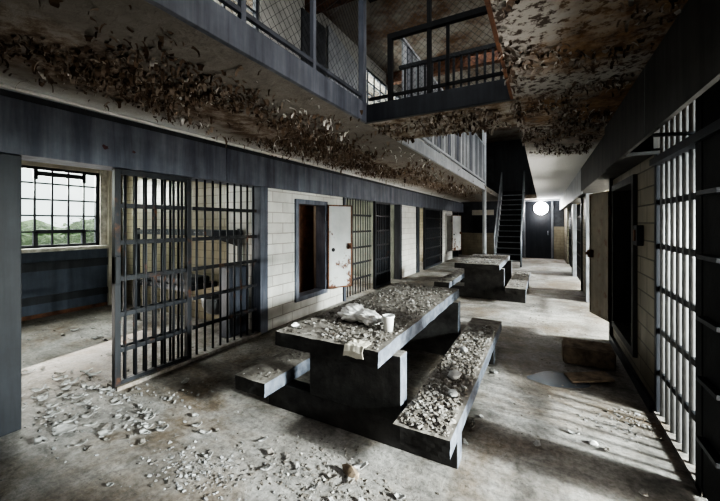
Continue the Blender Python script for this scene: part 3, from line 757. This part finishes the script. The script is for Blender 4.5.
# bunk and toilet in the first cell
bk = thing('bunk_bed', 'dark steel double bunk fixed to the cream wall inside the first cell', 'bunk bed', (-5, 3.05, 0))
for nm, z, x0, x1 in (('upper_bunk', 1.38, -5.55, -3.76), ('lower_bunk', .60, -5.55, -4.3)):
    b = MB(); b.box(x0, x1, 2.90, 2.93, z-.05, z+.02); b.box(x0, x1, 3.36, 3.39, z-.05, z+.02); b.box(x0, x0+.03, 2.93, 3.36, z-.05, z+.02); b.box(x1-.03, x1, 2.93, 3.36, z-.05, z+.02)
    for k in range(8): b.box(x0+.1+k*.15, x0+.14+k*.15, 2.93, 3.36, z-.045, z-.035)
    for k in range(4): b.box(x0+.03, x1-.03, 2.97+k*.11, 3.0+k*.11, z-.05, z-.045)
    t0 = b.build(nm, 'steel_dark', bk)
    s2 = MB()
    for k in range(13 if z < 1 else 18): s2.tube([(x0+.06+k*.092, 2.895, z-.005), (x0+.06+k*.092, 2.88, z-.005)], .011, 6)
    s2.build('rivet', 'bars_pale', t0)
for x, y in ((-5.53, 2.92), (-3.78, 3.35)): MB().box(x-.02, x+.02, y-.02, y+.02, 0, 1.42).build('leg', 'steel_dark', bk)
g_ = MB(); tri = ((-4.6, 1.33), (-3.78, 1.33), (-3.78, 1.16))
g_.poly([(x, 3.35, z) for x, z in tri]); g_.poly([(x, 3.375, z) for x, z in tri[::-1]])
for k in range(3):
    (xa, za), (xb, zb) = tri[k], tri[(k+1) % 3]; g_.poly([(xa, 3.35, za), (xa, 3.375, za), (xb, 3.375, zb), (xb, 3.35, zb)])
g_.build('shadow_wedge', 'black', bk)  # black wedge stands in for the upper bunk's shadow on the wall
b = MB(); b.box(-5.45, -4.4, 2.94, 3.35, .62, .71); b.build('mattress', 'wall_dark', bk, .03)
tl = thing('prison_toilet', 'steel toilet bowl and cabinet seen low through the bars by the cell corner', 'toilet', (-3.8, 3.15, 0))
MB().box(-3.74, -3.54, 2.98, 3.30, 0, .92).build('cabinet', 'steel', tl, .01)
MB().lathe((-3.95, 3.10, 0), [(.06, .25), (.12, .28), (.175, .37), (.195, .47), (.20, .49), (.165, .49), (.13, .40), (.05, .34)], 22).build('bowl', 'steel_bowl', tl)

# red smudges left on the header beam
for k, (y, s) in enumerate(((1.475, .022), (1.70, .015))):
    b = MB(); pts = []
    for i in range(12):
        a = 2*PI*i/12; r = s*R(.5, 1.2); pts.append((XL+.0715, y+r*math.cos(a)*1.2, 2.15+r*math.sin(a)))
    b.poly(pts); o = b.build('paint_smudge', 'red'); o['kind'] = 'structure'

# ================================================================== PEELING PAINT
def curl(b, p, L, W, rot, k0, k1, n=5):
    """strip hanging from the soffit, curling as it goes"""
    d = Vector((math.cos(rot), math.sin(rot), 0)); s = Vector((-d.y, d.x, 0))
    ang = R(.05, .5); pos = Vector(p); pr = None; st_ = L/n
    for i in range(n+1):
        w = W*(1-.5*i/n)*R(.75, 1.15)
        a, c = b.bm.verts.new(pos - s*w), b.bm.verts.new(pos + s*w)
        if pr: b.bm.faces.new((pr[0], pr[1], c, a)).smooth = True
        pr = (a, c)
        pos = pos + (d*math.cos(ang) - Vector((0, 0, 1))*math.sin(ang))*st_
        ang += R(k0, k1)
def peel(label, n, fx, L, W, m, dens, thr=.5):
    b = MB(); c = 0
    while c < n:
        x, y = fx()
        if noise.noise(Vector((x*dens, y*dens, 8.3)))*.5+.5 < thr+R(-.14, .14): continue
        l = L[0]+(L[1]-L[0])*R(0, 1)**2.2
        curl(b, (x, y, ZS-.002), l, W[0]+(W[1]-W[0])*R(0, 1)**2, R(0, 6.28), .05, .55); c += 1
    return tag(b.build('peeling_paint', m), label, 'peeling paint', kind='stuff')
peel('dense brown curls of peeling paint hanging under the near left gallery', 6500, lambda: (lambda y: (random.gauss(-2.30-.06*min(y, 4), .22+.035*min(y, 4)), y))(R(.2, 6.5)), (.012, .085), (.006, .026), 'curls', 1.6, .47)
peel('sparser peeling paint strips hanging over the clean pale strip by the beam', 260, lambda: (R(-3.2, -2.6), R(.4, 8)), (.02, .15), (.005, .018), 'curls', 2, .5)
peel('peeling paint hanging under the far left gallery beyond the bridge', 700, lambda: (random.gauss(-2.2, .3), R(6.5, 12)), (.04, .15), (.008, .03), 'curls', 1.2, .47)
peel('grey and brown flakes hanging from the ceiling over the right-hand walkway', 2300, lambda: (R(-.18, .54), R(.5, 5.6)), (.012, .06), (.005, .022), 'curls_r', 3, .5)
peel('peeling flakes hanging under the bridge', 650, lambda: (R(-1.5, -.22), R(2.95, 3.70)), (.015, .09), (.006, .026), 'curls_r', 3, .48)
peel('ragged flakes hanging along the right slab edge over the opening', 200, lambda: (R(-.205, -.16), R(.5, 4.5)), (.03, .09), (.008, .025), 'curls_r', 2, .4)

peel('bright white paint curls hanging by the corner of gallery and bridge', 46, lambda: (random.gauss(-1.85, .16), random.gauss(2.55, .35)), (.02, .08), (.008, .022), 'white', 2, .3)
peel('white paint curls hanging beneath the far gallery just past the bridge', 30, lambda: (random.gauss(-1.8, .15), random.gauss(4.6, .5)), (.02, .09), (.008, .022), 'white', 2, .3)
# hedge seen through the left windows
b = MB()
gh = [[b.bm.verts.new((-11.0+.25*noise.noise(Vector((j*.7, i*.7, 2))), .8+j*.2, -.4+i*(1.9+.22*noise.noise(Vector((j*.35, 0, 4))))/8)) for j in range(36)] for i in range(9)]
for i in range(8):
    for j in range(35): b.bm.faces.new((gh[i][j], gh[i][j+1], gh[i+1][j+1], gh[i+1][j]))
for i in range(4200):
    y = R(1.2, 7.5); z = R(-.2, 1.5+.25*noise.noise(Vector((y*.8, 0, 0)))); x = -10.2-R(0, .9)
    a, bb = R(0, 6.28), R(-.6, .6); s = R(.05, .11)
    d = Vector((math.cos(a), math.sin(a), bb)).normalized()*s; e = Vector((-math.sin(a), math.cos(a), R(-.5, .5))).normalized()*s*.55
    p = Vector((x, y, z)); b.poly([p-d, p+e, p+d, p-e])
tag(b.build('hedge', 'leaf'), 'blurred green hedge outside the window of the first cell', 'hedge', kind='stuff')

# ================================================================== LIGHT
def area(name, loc, tgt, sx, sy, power, col=(1, 1, 1), spread=PI):
    d = bpy.data.lights.new(name, 'AREA'); d.shape = 'RECTANGLE'; d.size = sx; d.size_y = sy; d.energy = power; d.color = col; d.spread = spread
    o = bpy.data.objects.new(name, d); C.objects.link(o); o.location = loc
    o.rotation_euler = (Vector(tgt)-Vector(loc)).to_track_quat('-Z', 'Y').to_euler(); return o
cool = (.93, .97, 1.0); dayl = (1.0, .995, .97); warm = (1.0, .95, .88)
for (a, b_), pw in zip(left_windows, (160, 240, 380, 440, 420)):
    area('window_light', (XLO-.75, (a+b_)/2, 2.5), (XLO+2.6, (a+b_)/2+.1, .4), 1.4, 1.3, pw, dayl)
for (a, b_), pw in zip(right_windows, (1500, 500, 350, 300)):
    area('window_light', (XRO+.75, (a+b_)/2, 2.3), (XRO-3.9, (a+b_)/2+(.25 if a < 2 else -.1), .2), 1.6, 1.3, pw, cool)
for y, t_y, pw in ((1.95, 2.2, 2600), (6.75, 6.55, 3400), (10.0, 9.8, 2300), (13.3, 13.1, 1500)):
    area('low_daylight', (XRO+2.6, y, 2.85), (-1, t_y, .2), .5, .5, pw, (.97, .985, 1.0))
area('upper_window_and_fill', (XL-.9, 2.1, 4.6), (XL+2.5, 2.3, 3.2), 2.2, 1.5, 60, dayl)
area('upper_window_and_fill', (XL-.9, 7.4, 4.6), (XL+2.5, 7.4, 3.2), 2.2, 1.5, 110, dayl)
area('upper_window_and_fill', (XL-.9, 11.5, 4.6), (XL+2.5, 11.5, 3.2), 2.0, 1.5, 120, dayl)
area('atrium_fill', (-.87, .4, ZR-.05), (-.87, .5, 0), 1.2, 3.2, 52, (.96, .98, 1.0))  # roof has no opening; lamps added as soft overhead fill
area('atrium_fill', (-.87, 9.0, ZR-.05), (-.87, 9.0, 0), 1.2, 6, 60, (.96, .98, 1.0))
area('upper_window_and_fill', (2.2, 3.6, 4.6), (XL, 3.9, 3.9), 2.4, .8, 45, dayl)  # no window on this side; unseen lamp added to brighten the upper left wall
# unseen lamps added low in the cells to brighten the soffits
for y in (1.3, 6.2, 10.0): area('soffit_fill', (2.6, y, .25), (-2.9, y+1.2, 2.48), 1.6, 1.0, 150, warm)
for y in (1.9, 7.0, 10.9): area('soffit_fill', (-4.9, y, .25), (.2, y+.9, 2.48), 1.6, 1.0, 30, warm)
d = bpy.data.lights.new('chase_fill', 'POINT'); d.energy = 22; d.shadow_soft_size = .08; d.color = (1, .85, .7)
o = bpy.data.objects.new('chase_fill', d); C.objects.link(o); o.location = (XLi-.22, 3.75, 2.2)  # unseen lamp added to bring out the rust inside the chase
d = bpy.data.lights.new('lamp_light', 'POINT'); d.energy = 50; d.shadow_soft_size = .25
o = bpy.data.objects.new('lamp_light', d); C.objects.link(o); o.location = (-.075, YE-1.0, 1.9)

w = bpy.data.worlds.new('overcast_sky'); bpy.context.scene.world = w; w.use_nodes = True
bg = w.node_tree.nodes['Background']; bg.inputs[0].default_value = (.93, .98, 1, 1); bg.inputs[1].default_value = 1.5
sc = bpy.context.scene
sc.view_settings.view_transform = 'AgX'
sc.view_settings.look = 'AgX - High Contrast'
sc.view_settings.exposure = 0.15
sc.cycles.max_bounces = 10; sc.cycles.diffuse_bounces = 6; sc.cycles.transparent_max_bounces = 12
sc.cycles.caustics_reflective = False; sc.cycles.caustics_refractive = False
sc.cycles.sample_clamp_indirect = 6
